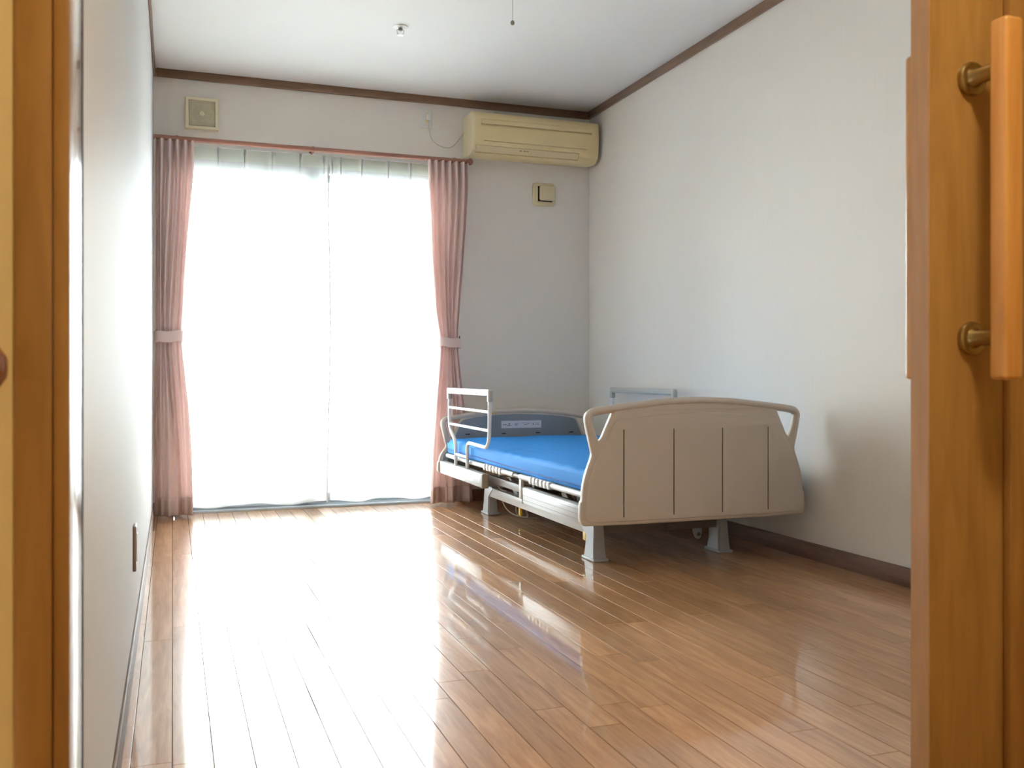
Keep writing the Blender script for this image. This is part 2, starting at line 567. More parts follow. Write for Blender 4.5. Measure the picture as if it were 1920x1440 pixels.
# baseboards
def baseboard(name, x0, x1, y0, y1, axis):
    b = bmesh.new()
    add_box(b, x0, x1, y0, y1, 0, 0.07, 0.002)
    return struct(obj(name, b, M['base'] if axis == 'x' else M['base_y'], smooth=30))
baseboard('baseboard_right', XR - 0.009, XR, YF, YB, 'y')
baseboard('baseboard_left', XL, XL + 0.007, YF + 0.01, YB, 'y')
baseboard('baseboard_back', WX1 + 0.03, XR - 0.009, YB - 0.009, YB, 'x')

# crown trim
def crown(name, pts, mat):
    return struct(pts)
bm = bmesh.new(); add_box(bm, XL + 0.018, XR - 0.018, YB - 0.018, YB, H - 0.045, H, 0.003)
struct(obj('trim_1', bm, M['trim'], smooth=30))
bm = bmesh.new(); add_box(bm, XR - 0.018, XR, YF, YB, H - 0.045, H, 0.003)
struct(obj('trim_2', bm, M['trim_y'], smooth=30))
bm = bmesh.new(); add_box(bm, XL, XL + 0.012, YF, YB, H - 0.045, H, 0.003)
struct(obj('trim_3', bm, M['trim_y'], smooth=30))

# ------------------------------------------------------------------ doorway
# left casing: front board, recessed stop, jamb lining
tl = struct(box('trim_4', -0.1490, -0.1150, 1.052, 1.10, 0, 2.09, M['casing'], bev=0.002))
box('casing_stop', -0.1142, -0.0990, 1.056, 1.10, 0, 2.04, M['casing'], tl, bev=0.002)
box('jamb_lining', -0.12, -0.1004, 1.1005, 1.2115, 0, 2.04, M['jamb'], tl, bev=0.001)['label'] = 'pale glossy jamb lining'
box('gap_shade', -0.115, -0.1001, 1.2120, 1.229, 0, 2.04, M['jamb_strip'], tl)['label'] = 'thin dark strip standing for a shaded gap'  # strip added in the gap, coloured as its shade
# right casing and head
tr_ = struct(box('trim_5', 1.151, 1.215, 1.040 + 0.012, 1.066, 0, 2.09, M['casing'], bev=0.0015))
struct(box('trim_6', -0.1155, 1.150, 1.040, 1.130, 2.045, 2.09, M['casing'], bev=0.002))

# sliding door
DX0, DX1, DY0, DY1 = 1.0145, 1.98, 1.068, 1.103
door = struct(bpy.data.objects.new('door_1', None)); COL.objects.link(door)
door.location = (DX0, DY0, 0)
box('door_panel', DX0 + 0.0025, DX1, DY0, DY1, 0.008, 2.03, M['door'], door, bev=0.0012)
box('edge_band', DX0, DX0 + 0.0025, DY0 + 0.0005, DY1 - 0.0005, 0.008, 2.03, M['door_edge'], door)['label'] = 'paler edge band'


def pull(yc, s, zlo, zhi):
    """vertical wooden bar handle on two brass posts; s = -1 hall side, +1 room side"""
    xc = 1.090
    bm_ = bmesh.new()
    add_box(bm_, xc - 0.0165, xc + 0.0165, yc - 0.015, yc + 0.015, zlo, zhi, 0.006, 4)
    h = obj('door_handle', bm_, M['handle'], door, smooth=50)
    face = DY0 if s < 0 else DY1
    for z in (zlo + 0.060, zhi - 0.066):
        b = bmesh.new()
        d = abs(yc - face) - 0.012
        pr = [(0.0, 0), (0.0235, 0), (0.0245, 0.004), (0.0235, 0.008), (0.0205, 0.010), (0.0150, 0.0095), (0.0115, 0.017), (0.0115, d - 0.004), (0.0125, d), (0.0, d)]
        add_lathe(b, [(r, h_ * s) for r, h_ in pr], (xc, face, z), 'Y', 28)
        obj('handle_post', b, M['brass'], h, smooth=40)['label'] = 'brass handle post'
pull(1.004, -1, 0.748, 1.250)
pull(1.166, 1, 0.748, 1.250)

# hall handrail
hr = thing('handrail', 'round brown wooden handrail end on the yellow hall wall, left edge of the photo', 'handrail', (-0.9, 0.985, 0.76))
bm = bmesh.new()
add_tube(bm, [(-1.9, 0.985, 0.762), (-0.172, 0.985, 0.762), (-0.160, 0.985, 0.762), (-0.152, 0.985, 0.762), (-0.146, 0.985, 0.762)], 0.0255, 20,
         taper=lambda t: {0: 1, .25: 1, .5: .93, .75: .75, 1: .42}[round(t * 4) / 4])
obj('rail_bar', bm, M['rail_wood'], hr, smooth=60)
for xx in (-1.7, -0.55):
    bm = bmesh.new(); add_tube(bm, round_path([(xx, 1.054, 0.70), (xx, 0.985, 0.70), (xx, 0.985, 0.75)], 0.03), 0.008, 10)
    add_lathe(bm, [(0.025, 0), (0.025, -0.005), (0.01, -0.008)], (xx, 1.055, 0.70), 'Y', 20)
    obj('bracket', bm, M['brass'], hr, smooth=50)

# hall ceiling lamp
hl = thing('ceiling_light', 'round hall ceiling lamp with warm glowing diffuser, above the doorway side', 'ceiling light', (0.60, 0.25, 2.40))
lathe('lamp_base', [(0.0, 0), (0.17, 0), (0.17, -0.02), (0.0, -0.02)], (0.60, 0.25, 2.40), M['white_plastic'], hl, seg=32)
lathe('diffuser', [(0.0, -0.0205), (0.155, -0.0205), (0.15, -0.045), (0.10, -0.06), (0.0, -0.064)], (0.60, 0.25, 2.40), M['lamp'], hl, seg=32)

# ------------------------------------------------------------------ window
win = struct(bpy.data.objects.new('window_1', None)); COL.objects.link(win); win.location = (0.77, 5.5, 0)
bm = bmesh.new()
add_box(bm, WX0 + 0.0005, WX0 + 0.035, 5.44, 5.565, 0.0, WZ1 - 0.0005, 0.002)
add_box(bm, WX1 - 0.035, WX1 - 0.0005, 5.44, 5.565, 0.0, WZ1 - 0.0005, 0.002)
add_box(bm, WX0 + 0.035, WX1 - 0.035, 5.44, 5.565, WZ1 - 0.035, WZ1 - 0.0005, 0.002)
obj('window_frame', bm, M['alu'], win, smooth=30)
bm = bmesh.new()
add_box(bm, WX0 + 0.035, WX1 - 0.035, 5.4205, 5.565, -0.01, 0.012, 0.002)
add_box(bm, WX0 + 0.035, WX1 - 0.035, 5.472, 5.476, 0.012, 0.022)
add_box(bm, WX0 + 0.035, WX1 - 0.035, 5.512, 5.516, 0.012, 0.022)
obj('window_track', bm, M['alu'], win, smooth=30)


def sash(x0, x1, yc):
    z0, z1 = 0.022, WZ1 - 0.038
    st, tr, br = 0.058, 0.045, 0.055
    b = bmesh.new()
    add_box(b, x0, x0 + st, yc - 0.015, yc + 0.015, z0, z1, 0.003)
    add_box(b, x1 - st, x1, yc - 0.015, yc + 0.015, z0, z1, 0.003)
    add_box(b, x0 + st, x1 - st, yc - 0.014, yc + 0.014, z1 - tr, z1, 0.003)
    add_box(b, x0 + st, x1 - st, yc - 0.014, yc + 0.014, z0, z0 + br, 0.003)
    s = obj('sash', b, M['alu'], win, smooth=30)
    box('pane', x0 + st - 0.005, x1 - st + 0.005, yc - 0.002, yc + 0.002, z0 + br - 0.005, z1 - tr + 0.005, M['glass'], s)
    return s
sash(WX0 + 0.037, 0.790, 5.474)
s2 = sash(0.722, WX1 - 0.037, 5.514)
bm = bmesh.new(); add_box(bm, 0.744, 0.770, 5.447, 5.459, 0.86, 0.94, 0.003); add_box(bm, 0.750, 0.764, 5.437, 5.449, 0.885, 0.915, 0.004)
obj('window_latch', bm, M['frame_dark'], win, smooth=40)

# ------------------------------------------------------------------ curtains
rod = thing('curtain_rod', 'rose-brown wooden curtain rod with ball finial above the window', 'curtain rod', (0.77, 5.33, 2.01))
tube('rod_bar', [(XL + 0.004, 5.33, 2.012), (1.632, 5.33, 2.012)], 0.0135, M['rod'], rod, seg=16)
lathe('finial', [(0.0135, 0), (0.0165, 0.004), (0.0135, 0.009), (0.0185, 0.016), (0.0215, 0.024), (0.0185, 0.033), (0.009, 0.040), (0, 0.042)], (1.626, 5.33, 2.012), M['rod'], rod, axis='X', seg=20)
for xx in (0.02, 0.735, 1.555):
    bm = bmesh.new()
    add_box(bm, xx - 0.010, xx + 0.010, 5.413, 5.4195, 1.975, 2.045, 0.002)
    add_box(bm, xx - 0.006, xx + 0.006, 5.335, 5.414, 1.997, 2.005, 0.002)
    add_lathe(bm, [(0.0135, -0.007), (0.0165, -0.007), (0.0165, 0.007), (0.0135, 0.007)], (xx, 5.33, 2.012), 'X', 16)
    obj('rod_bracket', bm, M['rod'], rod, smooth=40)
bm = bmesh.new(); add_box(bm, XL + 0.01, 1.60, 5.396, 5.408, 1.994, 2.004, 0.002)
obj('sheer_rail', bm, M['white_plastic'], rod, smooth=30)['label'] = 'thin white rail for the sheers'


def lerp_tab(tab, z):
    if z >= tab[0][0]: return tab[0][1:]
    for a, b in zip(tab, tab[1:]):
        if z >= b[0]:
            t = (a[0] - z) / (a[0] - b[0]); t = t * t * (3 - 2 * t) if False else t
            return tuple(p + (q - p) * t for p, q in zip(a[1:], b[1:]))
    return tab[-1][1:]


def smooth_tab(tab, z):
    """Catmull-Rom through the (z, values...) table, z descending"""
    n = len(tab)
    if z >= tab[0][0]: return tab[0][1:]
    if z <= tab[-1][0]: return tab[-1][1:]
    for i in range(n - 1):
        if tab[i][0] >= z >= tab[i + 1][0]:
            t = (tab[i][0] - z) / (tab[i][0] - tab[i + 1][0])
            p0, p1, p2, p3 = tab[max(i - 1, 0)], tab[i], tab[i + 1], tab[min(i + 2, n - 1)]
            r = []
            for k in range(1, len(p1)):
                a, b, c, d = p0[k], p1[k], p2[k], p3[k]
                m1 = (c - a) / 2; m2 = (d - b) / 2
                h = t * t
                r.append((2 * h * t - 3 * h + 1) * b + (h * t - 2 * h + t) * m1 + (-2 * h * t + 3 * h) * c + (h * t - h) * m2)
            return tuple(r)


def drape(name, tab, fold, mat, parent, zs, nu, solid=0.0, seed=0.0):
    """tab rows: (z, x_left, x_right, y, depth); fold(u, z) in [-1, 1] gives the pleats"""
    bm_ = bmesh.new()
    rows = []
    for z in zs:
        xl, xr, yc, dp = smooth_tab(tab, z)
        row = []
        for k in range(nu + 1):
            u = k / nu
            f, dx, dz = fold(u, z)
            row.append(bm_.verts.new((xl + (xr - xl) * u + dx, yc - dp * f, z + dz)))
        rows.append(row)
    for a, b in zip(rows, rows[1:]):
        for k in range(nu):
            bm_.faces.new((a[k], a[k + 1], b[k + 1], b[k]))
    o = obj(name, bm_, mat, parent, smooth=True)
    if solid:
        md = o.modifiers.new('thickness', 'SOLIDIFY'); md.thickness = solid; md.offset = 0
    return o


def pink_fold(n, ph, wide):
    """n pinched pleats at the top; they merge into broader folds below"""
    def f(u, z):
        top = max(0.0, min(1.0, (z - 1.72) / 0.28))
        a = 2 * PI * (n * u) + ph
        s = math.sin(a + 0.12 * math.sin(2.1 * z))
        pin = math.copysign(abs(s) ** 0.55, s)
        broad = math.sin(2 * PI * wide * u + ph * 1.7 + 0.6 * math.sin(1.3 * z))
        tie = math.exp(-((z - 0.95) / 0.22) ** 2)
        mid = 0.74 * math.copysign(abs(s) ** 0.8, s) + 0.26 * broad
        low = max(0.0, min(1.0, (0.95 - z) / 0.6))
        lowf = 0.30 * s + 0.70 * broad
        base = mid * (1 - low) + lowf * low
        v = base * (1 - top) + pin * top
        v = v * (1 - 0.35 * tie)
        dx = 0.004 * math.sin(9 * u + 4 * z + ph) * (1 - top)
        return v, dx, 0.0
    return f


zs = [2.000, 1.992, 1.98, 1.96, 1.94, 1.92, 1.90, 1.87] + [1.84 - 0.03 * i for i in range(28)] + [0.985, 0.965, 0.945, 0.925, 0.905] + [0.88 - 0.03 * i for i in range(29)] + [0.012]


def tieback(parent, xl, xr, yc, dp, z0, z1, tilt):
    bm_ = bmesh.new()
    n = 40
    rings = []
    for k in range(n):
        a = 2 * PI * k / n
        cx, sx = math.cos(a), math.sin(a)
        ex = math.copysign(abs(cx) ** 0.8, cx)
        X = (xl + xr) / 2 + (xr - xl) / 2 * ex
        Y = yc + dp * math.copysign(abs(sx) ** 0.8, sx)
        dz = tilt * (0.5 - 0.5 * cx) if tilt > 0 else -tilt * (0.5 + 0.5 * cx)
        dz += 0.003 * math.sin(5 * a)
        rings.append([bm_.verts.new((X, Y, z)) for z in (z0 + dz, z0 + 0.006 + dz, (z0 + z1) / 2 + dz, z1 - 0.006 + dz, z1 + dz)])
    for k in range(n):
        a, b = rings[k], rings[(k + 1) % n]
        for j in range(4): bm_.faces.new((a[j], b[j], b[j + 1], a[j + 1]))
    o = obj('tieback', bm_, M['pink'], parent, smooth=True)
    md = o.modifiers.new('thickness', 'SOLIDIFY'); md.thickness = 0.003; md.offset = 0
    return o


cr = thing('curtain', 'pink curtain tied back on the right of the window, behind the bed rail', 'curtain', (1.52, 5.33, 2.0), 'pink curtains')
tabR = [(2.0, 1.388, 1.632, 5.320, 0.030), (1.80, 1.392, 1.632, 5.320, 0.030), (1.40, 1.412, 1.600, 5.320, 0.034), (1.12, 1.440, 1.578, 5.324, 0.032), (0.95, 1.468, 1.572, 5.328, 0.028),
        (0.80, 1.455, 1.585, 5.322, 0.036), (0.60, 1.432, 1.612, 5.318, 0.042), (0.30, 1.405, 1.645, 5.316, 0.044), (0.0, 1.396, 1.662, 5.316, 0.044)]
drape('fabric', tabR, pink_fold(6, 0.4, 2.4), M['pink'], cr, zs, 200, 0.0015)
drape('hem', [(t_[0], t_[1], t_[2], t_[3] - 0.0022, t_[4]) for t_ in tabR], pink_fold(6, 0.4, 2.4), M['pink'], cr, [0.105, 0.085, 0.06, 0.035, 0.013], 200, 0.0015)
tieback(cr, 1.456, 1.588, 5.328, 0.038, 0.910, 0.965, 0.012)
cl = thing('curtain', 'pink curtain tied back at the left wall, falling to the floor', 'curtain', (0.0, 5.33, 2.0), 'pink curtains')
tabL = [(2.0, -0.090, 0.104, 5.320, 0.030), (1.80, -0.090, 0.102, 5.320, 0.030), (1.40, -0.090, 0.070, 5.320, 0.034), (1.12, -0.090, 0.050, 5.324, 0.032), (0.95, -0.086, 0.040, 5.328, 0.028),
        (0.80, -0.088, 0.052, 5.322, 0.036), (0.60, -0.090, 0.074, 5.318, 0.040), (0.30, -0.092, 0.096, 5.316, 0.042), (0.0, -0.092, 0.104, 5.316, 0.044)]
drape('fabric', tabL, pink_fold(5, 2.2, 1.6), M['pink'], cl, zs, 200, 0.0015)
drape('hem', [(t_[0], t_[1], t_[2], t_[3] - 0.0022, t_[4]) for t_ in tabL], pink_fold(5, 2.2, 1.6), M['pink'], cl, [0.105, 0.085, 0.06, 0.035, 0.013], 200, 0.0015)
tieback(cl, -0.092, 0.050, 5.328, 0.038, 0.925, 0.985, -0.006)
hk = thing('curtain_hook', 'small dark hook on the wall holding the right pink tieback', 'hook', (1.598, 5.42, 0.955))
bm = bmesh.new(); add_tube(bm, round_path([(1.598, 5.419, 0.95), (1.598, 5.385, 0.95), (1.598, 5.372, 0.962), (1.598, 5.372, 0.985)], 0.01), 0.0035, 10)
add_lathe(bm, [(0.009, 0), (0.009, -0.003), (0.004, -0.005)], (1.598, 5.4195, 0.95), 'Y', 16)
obj('hook_body', bm, M['frame_dark'], hk, smooth=50)


def lace_fold(pleats, x0, x1, ph):
    us = [(p - x0) / (x1 - x0) for p in pleats]
    def f(u, z):
        v = 0.0
        k = (z / 2.0)
        a = 0.0
        for j, q in enumerate(us):
            wd = 0.016 + 0.030 * (1 - k)
            v += math.exp(-((u - q) / wd) ** 2) * (1.0 - 0.25 * (1 - k))
        v += (0.22 + 0.45 * (1 - k)) * math.sin(2 * PI * 4.3 * u + ph + 0.5 * math.sin(2 * z))
        v += 0.15 * (1 - k) * math.sin(2 * PI * 9.1 * u + ph * 2)
        dz = 0.0
        if z < 0.25:
            dz = 0.010 * math.sin(2 * PI * 2.2 * u + ph) * (1 - z / 0.25)
        return v - 0.3, 0.0, dz
    return f


def sheer(name, x0, x1, yc, pleats, ph, label, edge):
    t = thing(name, label, 'sheer curtain', ((x0 + x1) / 2, yc, 1.99), 'white sheer curtains')
    tab = [(2.0, x0, x1, yc, 0.010), (1.0, x0, x1 + edge, yc, 0.014), (0.0, x0, x1 - 0.5 * edge, yc, 0.014)]
    z_all = [1.990, 1.96, 1.925, 1.89] + [1.85 - 0.06 * i for i in range(29)] + [0.12]
    z_hem = [0.12, 0.10, 0.08, 0.06, 0.046, 0.038]
    z_head = [1.992, 1.975, 1.95, 1.925]
    fo = lace_fold(pleats, x0, x1, ph)
    drape('sheer_fabric', tab, fo, M['lace'], t, z_all, 220)
    drape('weighted_hem', tab, fo, M['lace_hem'], t, z_hem, 220)
    tab2 = [(r[0], r[1], r[2], r[3] - 0.0012, r[4]) for r in tab]
    drape('heading_tape', tab2, fo, M['lace_head'], t, z_head, 220)
    for q in pleats:
        bm_ = bmesh.new()
        rows = []
        for z, hw, dpth in ((1.990, 0.010, 0.020), (1.972, 0.0085, 0.020), (1.950, 0.005, 0.016), (1.932, 0.0025, 0.012), (1.915, 0.0035, 0.010), (1.885, 0.0015, 0.004)):
            yy = yc - 0.012
            rows.append([bm_.verts.new(p) for p in ((q - hw, yy, z), (q - hw * .4, yy - dpth, z), (q, yy - dpth * .35, z), (q + hw * .5, yy - dpth, z), (q + hw, yy, z))])
        for A, B in zip(rows, rows[1:]):
            for i in range(4): bm_.faces.new((A[i], A[i + 1], B[i + 1], B[i]))
        obj('pinch_pleat', bm_, M['lace_pleat'], t, smooth=True)
    if edge:
        bm_ = bmesh.new()
        rows = []
        for i in range(34):
            z = 1.985 - (1.985 - 0.036) * i / 33
            xx = x1 + edge * smooth_tab(tab, z)[2] * 0 + (smooth_tab(tab, z)[1] - x1) - 0.002
            yy = yc - 0.022 + 0.004 * math.sin(5 * z)
            rows.append([bm_.verts.new((xx - 0.0045, yy, z)), bm_.verts.new((xx + 0.0045, yy + 0.002, z)), bm_.verts.new((xx + 0.006, yy + 0.010, z))])
        for A, B in zip(rows, rows[1:]):
            for i in range(2): bm_.faces.new((A[i], A[i + 1], B[i + 1], B[i]))
        obj('side_hem', bm_, M['lace_pleat'], t, smooth=True)
    return t
sheer('sheer_curtain', -0.085, 0.826, 5.392, [0.08, 0.231, 0.370, 0.518, 0.669, 0.802], 0.3, 'white sheer curtain over the left half of the window', 0.012)
sheer('sheer_curtain', 0.840, 1.595, 5.404, [0.850, 0.900, 1.019, 1.173, 1.305, 1.44, 1.56], 1.9, 'white sheer curtain over the right half of the window', 0.0)

# ------------------------------------------------------------------ things on the back wall
# air conditioner
ac = thing('air_conditioner', 'yellowed wall air conditioner high in the corner above the bed', 'air conditioner', (2.03, 5.42, 2.0))
AX0, AX1 = 1.634, 2.432
prof = [(5.4195, 2.054), (5.4195, 2.288), (5.26, 2.288), (5.236, 2.283), (5.224, 2.270), (5.219, 2.250), (5.216, 2.20), (5.218, 2.14), (5.224, 2.095), (5.236, 2.066), (5.260, 2.048), (5.30, 2.041), (5.36, 2.045)]
bm = bmesh.new()
a = [bm.verts.new((AX0 + 0.012, y, z)) for y, z in prof]; b = [bm.verts.new((AX1 - 0.012, y, z)) for y, z in prof]
for i in range(len(prof)): bm.faces.new((a[i], a[(i + 1) % len(prof)], b[(i + 1) % len(prof)], b[i]))
bm.faces.new(a); bm.faces.new(b)
bmesh.ops.recalc_face_normals(bm, faces=bm.faces)
bm = cut(bm, [(1.682, 2.384, 5.20, 5.226, 2.204, 2.214), (1.700, 2.354, 5.20, 5.2285, 2.114, 2.1185),
              (1.655, 2.306, 5.20, 5.256, 2.052, 2.090)])
obj('body', bm, M['ac'], ac, smooth=30)
# overlay of the upper grille hood (casts the thin shade line)
extrude_x('hood', [(5.218, 2.244), (5.2125, 2.238), (5.2105, 2.216), (5.2165, 2.214)], 1.682, 2.384, M['ac'], ac, smooth=30, bev=0.0)
for (xa, xb, mt) in ((AX0, AX0 + 0.0118, M['ac_side']), (AX1 - 0.0118, AX1, M['ac'])):
    extrude_x('end_cap', prof, xa, xb, mt, ac, smooth=30, bev=0.0)
extrude_x('flap', [(5.2245, 2.0872), (5.2340, 2.0680), (5.2470, 2.0555), (5.252, 2.0575), (5.241, 2.0700), (5.231, 2.0882)], 1.658, 2.3030, M['ac_flap'], ac, smooth=40)
for zz, yy in ((2.0790, 5.2275), (2.0705, 5.2315)):
    box('flap_line', 1.668, 2.293, yy, yy + 0.002, zz, zz + 0.0012, M['ac_side'], ac)
bm = bmesh.new()
for xx, ww in ((1.925, 0.008), (1.934, 0.004), (1.950, 0.009), (1.964, 0.003), (1.972, 0.006)):
    add_box(bm, xx, xx + ww, 5.2270, 5.2310, 2.0735, 2.0775)
obj('badge', bm, M['frame_dark'], ac)
cordpts = [(1.4165, 5.404, 2.262), (1.4165, 5.404, 2.235), (1.424, 5.412, 2.195), (1.432, 5.415, 2.158), (1.462, 5.415, 2.122), (1.510, 5.415, 2.105), (1.553, 5.415, 2.104), (1.590, 5.415, 2.135), (1.628, 5.415, 2.190), (1.640, 5.415, 2.200)]
bm = bmesh.new(); add_tube(bm, round_path(cordpts, 0.03, 5), 0.0024, 8)
pc = obj('power_cord', bm, M['cord'], ac, smooth=60)
bm = bmesh.new(); add_box(bm, 1.403, 1.430, 5.392, 5.4085, 2.255, 2.292, 0.005, 3)
obj('plug', bm, M['white_plastic'], ac, smooth=50)

# outlet for the air conditioner
ol = thing('wall_outlet', 'white outlet plate high on the wall, the air conditioner plugged into it', 'outlet', (1.408, 5.42, 2.267))
bm = bmesh.new(); add_box(bm, 1.375, 1.441, 5.4125, 5.4195, 2.209, 2.325, 0.003, 3)
obj('cover_plate', bm, M['white_plastic'], ol, smooth=50)
bm = bmesh.new(); add_box(bm, 1.397, 1.419, 5.4095, 5.4126, 2.232, 2.302, 0.001)
add_box(bm, 1.403, 1.413, 5.4088, 5.4096, 2.240, 2.246)
obj('socket', bm, M['vent'], ol, smooth=40)

# fan vent top left
fv = thing('vent_fan', 'square cream ventilation fan with slatted grille above the left curtain', 'vent', (0.149, 5.42, 2.174))
fx, fz = 0.149, 2.174
bm = bmesh.new()
ho, hi = 0.086, 0.066
def ring_plate(bm_, cx, cz, ho_, hi_, y0, y1, y2):
    L = []
    for h_, y in ((ho_, y0), (ho_ - 0.002, y1), (hi_ + 0.004, y1), (hi_, y2)):
        L.append([bm_.verts.new((cx + sx * h_, y, cz + sz * h_)) for sx, sz in ((-1, -1), (1, -1), (1, 1), (-1, 1))])
    for A, B in zip(L, L[1:]):
        for i in range(4): bm_.faces.new((A[i], A[(i + 1) % 4], B[(i + 1) % 4], B[i]))
ring_plate(bm, fx, fz, ho, hi, 5.4195, 5.392, 5.404)
obj('fan_frame', bm, M['vent'], fv, smooth=20)
box('back_plate', fx - hi, fx + hi, 5.412, 5.4195, fz - hi, fz + hi, M['vent_grille'], fv)
lathe('duct_opening', [(0.0, 0), (0.0505, 0), (0.0505, -0.002), (0.0, -0.002)], (fx, 5.4119, fz), M['dark'], fv, axis='Y', seg=36)
bm = bmesh.new()
n = 22
for k in range(n):
    z = fz - hi + 0.004 + (2 * hi - 0.008) * k / (n - 1)
    add_box(bm, fx - hi + 0.001, fx + hi - 0.001, 5.3995, 5.4055, z - 0.0019, z + 0.0019)
lv = obj('grille_slats', bm, M['vent_grille'], fv); lv['kind'] = 'stuff'
lathe('fan_hub', [(0.0, -0.001), (0.013, -0.001), (0.0135, 0.003), (0.0135, 0.012), (0, 0.012)], (fx, 5.3985, fz), M['vent'], fv, axis='Y', seg=28)

# fresh-air intake right
it = thing('air_intake', 'small beige square air intake with popped-open cover below the air conditioner', 'vent', (2.151, 5.42, 1.864))
def rrect(cx, cz, w, h, r, n=6):
    return [(p.x, p.y) for p in round_path([(cx - w / 2, cz - h / 2, 0), (cx + w / 2, cz - h / 2, 0), (cx + w / 2, cz + h / 2, 0), (cx - w / 2, cz + h / 2, 0)], r, n, True)]
bm = board_mesh(rrect(2.149, 1.864, 0.148, 0.142, 0.026), [], 5.402, 5.4195, 0.005)
bm = cut(bm, [(2.107, 2.205, 5.39, 5.412, 1.820, 1.915)])
obj('base_frame', bm, M['intake'], it, smooth=40)
box('recess', 2.107, 2.205, 5.4095, 5.4119, 1.820, 1.915, M['dark'], it)
bm = board_mesh(rrect(2.1655, 1.8725, 0.100, 0.094, 0.012), [], 5.388, 5.400, 0.004)
obj('cover', bm, M['intake'], it, smooth=40)
bm = bmesh.new()
bm.free()
for dx in (-0.03, 0.03):
    box('cover_arm', 2.1655 + dx - 0.004, 2.1655 + dx + 0.004, 5.3985, 5.4100, 1.8725 - 0.02, 1.8725 + 0.02, M['dark'], it)

# outlet low on the left wall
lo_ = thing('wall_outlet', 'outlet plate low on the left wall, seen nearly edge-on', 'outlet', (-0.10, 2.76, 0.285))
bm = bmesh.new(); add_box(bm, -0.0995, -0.0915, 2.70, 2.77, 0.232, 0.352, 0.0025, 3)
obj('cover_plate', bm, M['grey_plate'], lo_, smooth=50)
bm = bmesh.new(); add_box(bm, -0.0916, -0.0895, 2.722, 2.748, 0.255, 0.330, 0.001)
obj('socket', bm, M['white_plastic'], lo_, smooth=40)

# ------------------------------------------------------------------ ceiling things
sp = thing('sprinkler', 'chrome fire sprinkler head in the ceiling', 'sprinkler', (1.012, 4.38, 2.40))
lathe('escutcheon', [(0.0, -0.0005), (0.036, -0.0005), (0.034, -0.004), (0.020, -0.007), (0.0, -0.007)], (1.012, 4.38, 2.40), M['white_plastic'], sp, seg=32)
bm = bmesh.new()
add_lathe(bm, [(0.0, -0.007), (0.010, -0.007), (0.010, -0.018), (0.006, -0.020), (0.0, -0.020)], (1.012, 4.38, 2.40), 'Z', 18)
obj('nozzle', bm, M['frame_dark'], sp, smooth=40)
bm = bmesh.new()
for s in (-1, 1):
    add_tube(bm, round_path([(1.012 + s * 0.008, 4.38, 2.386), (1.012 + s * 0.018, 4.38, 2.384), (1.012 + s * 0.014, 4.38, 2.364), (1.012, 4.38, 2.360)], 0.008, 4), 0.0022, 8)
obj('yoke_arm', bm, M['chrome'], sp, smooth=60)
bm = bmesh.new()
add_lathe(bm, [(0.0, 0.0), (0.015, 0.0), (0.015, -0.0015), (0.0, -0.0015)], (1.012, 4.38, 2.360), 'Z', 18)
obj('deflector', bm, M['chrome'], sp, smooth=30)

pcord = thing('pull_cord', 'thin pull cord with a grey bead hanging from the ceiling', 'pull cord', (1.015, 2.823, 2.40))
tube('cord', [(1.0148, 2.823, 2.392), (1.0148, 2.823, 1.879)], 0.0009, M['cord'], pcord, seg=6)
lathe('bead', [(0.0, 0.008), (0.004, 0.0065), (0.0064, 0.002), (0.0064, -0.002), (0.005, -0.006), (0.0, -0.008)], (1.0148, 2.823, 1.8724), M['bead'], pcord, seg=16)
lathe('ceiling_rose', [(0.0, 0.0), (0.018, 0.0), (0.016, -0.008), (0.0, -0.010)], (1.0148, 2.823, 2.3995), M['white_plastic'], pcord, seg=24)

# ------------------------------------------------------------------ bed
CX = 1.917
bed = thing('care_bed', 'adjustable care bed with taupe plastic end boards along the right wall', 'bed', (CX, 4.2, 0))
U = [(0.0, 0.670), (0.147, 0.665), (0.307, 0.648), (0.400, 0.637), (0.452, 0.629), (0.478, 0.605), (0.473, 0.570), (0.461, 0.515), (0.446, 0.457), (0.461, 0.420), (0.478, 0.372), (0.486, 0.330), (0.489, 0.287), (0.495, 0.281), (0.497, 0.240), (0.497, 0.213), (0.484, 0.192), (0.300, 0.189)]
RAD = [0.02, 0.05, 0.05, 0.02, 0.035, 0.04, 0.05, 0.05, 0.03, 0.03, 0.05, 0.04, 0.004, 0.004, 0.01, 0.02, 0.02, 0.0]


def zm(z, dz):
    """the head board is the lower one of the two: same top and foot, shorter flank"""
    if dz == 0: return z
    for (a, b), (c, d) in zip(((0.0, 0.0), (0.20, 0.20), (0.287, 0.262), (0.457, 0.345)), ((0.20, 0.20), (0.287, 0.262), (0.457, 0.345), (2, 2 - 0.112))):
        if z <= c: return b + (d - b) * (z - a) / (c - a)


def full_outline(dz=0.0, trimtop=None):
    right = U
    pts = [(-u, z) for u, z in reversed(right[1:])] + list(right)
    rad = list(reversed(RAD[1:])) + RAD
    P = round_path([(CX + u, zm(z, dz), 0) for u, z in pts], rad, 5, True)
    return [(p.x, p.y) for p in P]


def hole(side, dz):
    tri = [(0.362, 0.618), (0.446, 0.606), (0.449, 0.580), (0.421, 0.506), (0.408, 0.520)]
    P = round_path([(CX + side * u, zm(z, dz), 0) for u, z in tri], [0.008, 0.014, 0.02, 0.007, 0.007], 4, True)
    return [(p.x, p.y) for p in P]


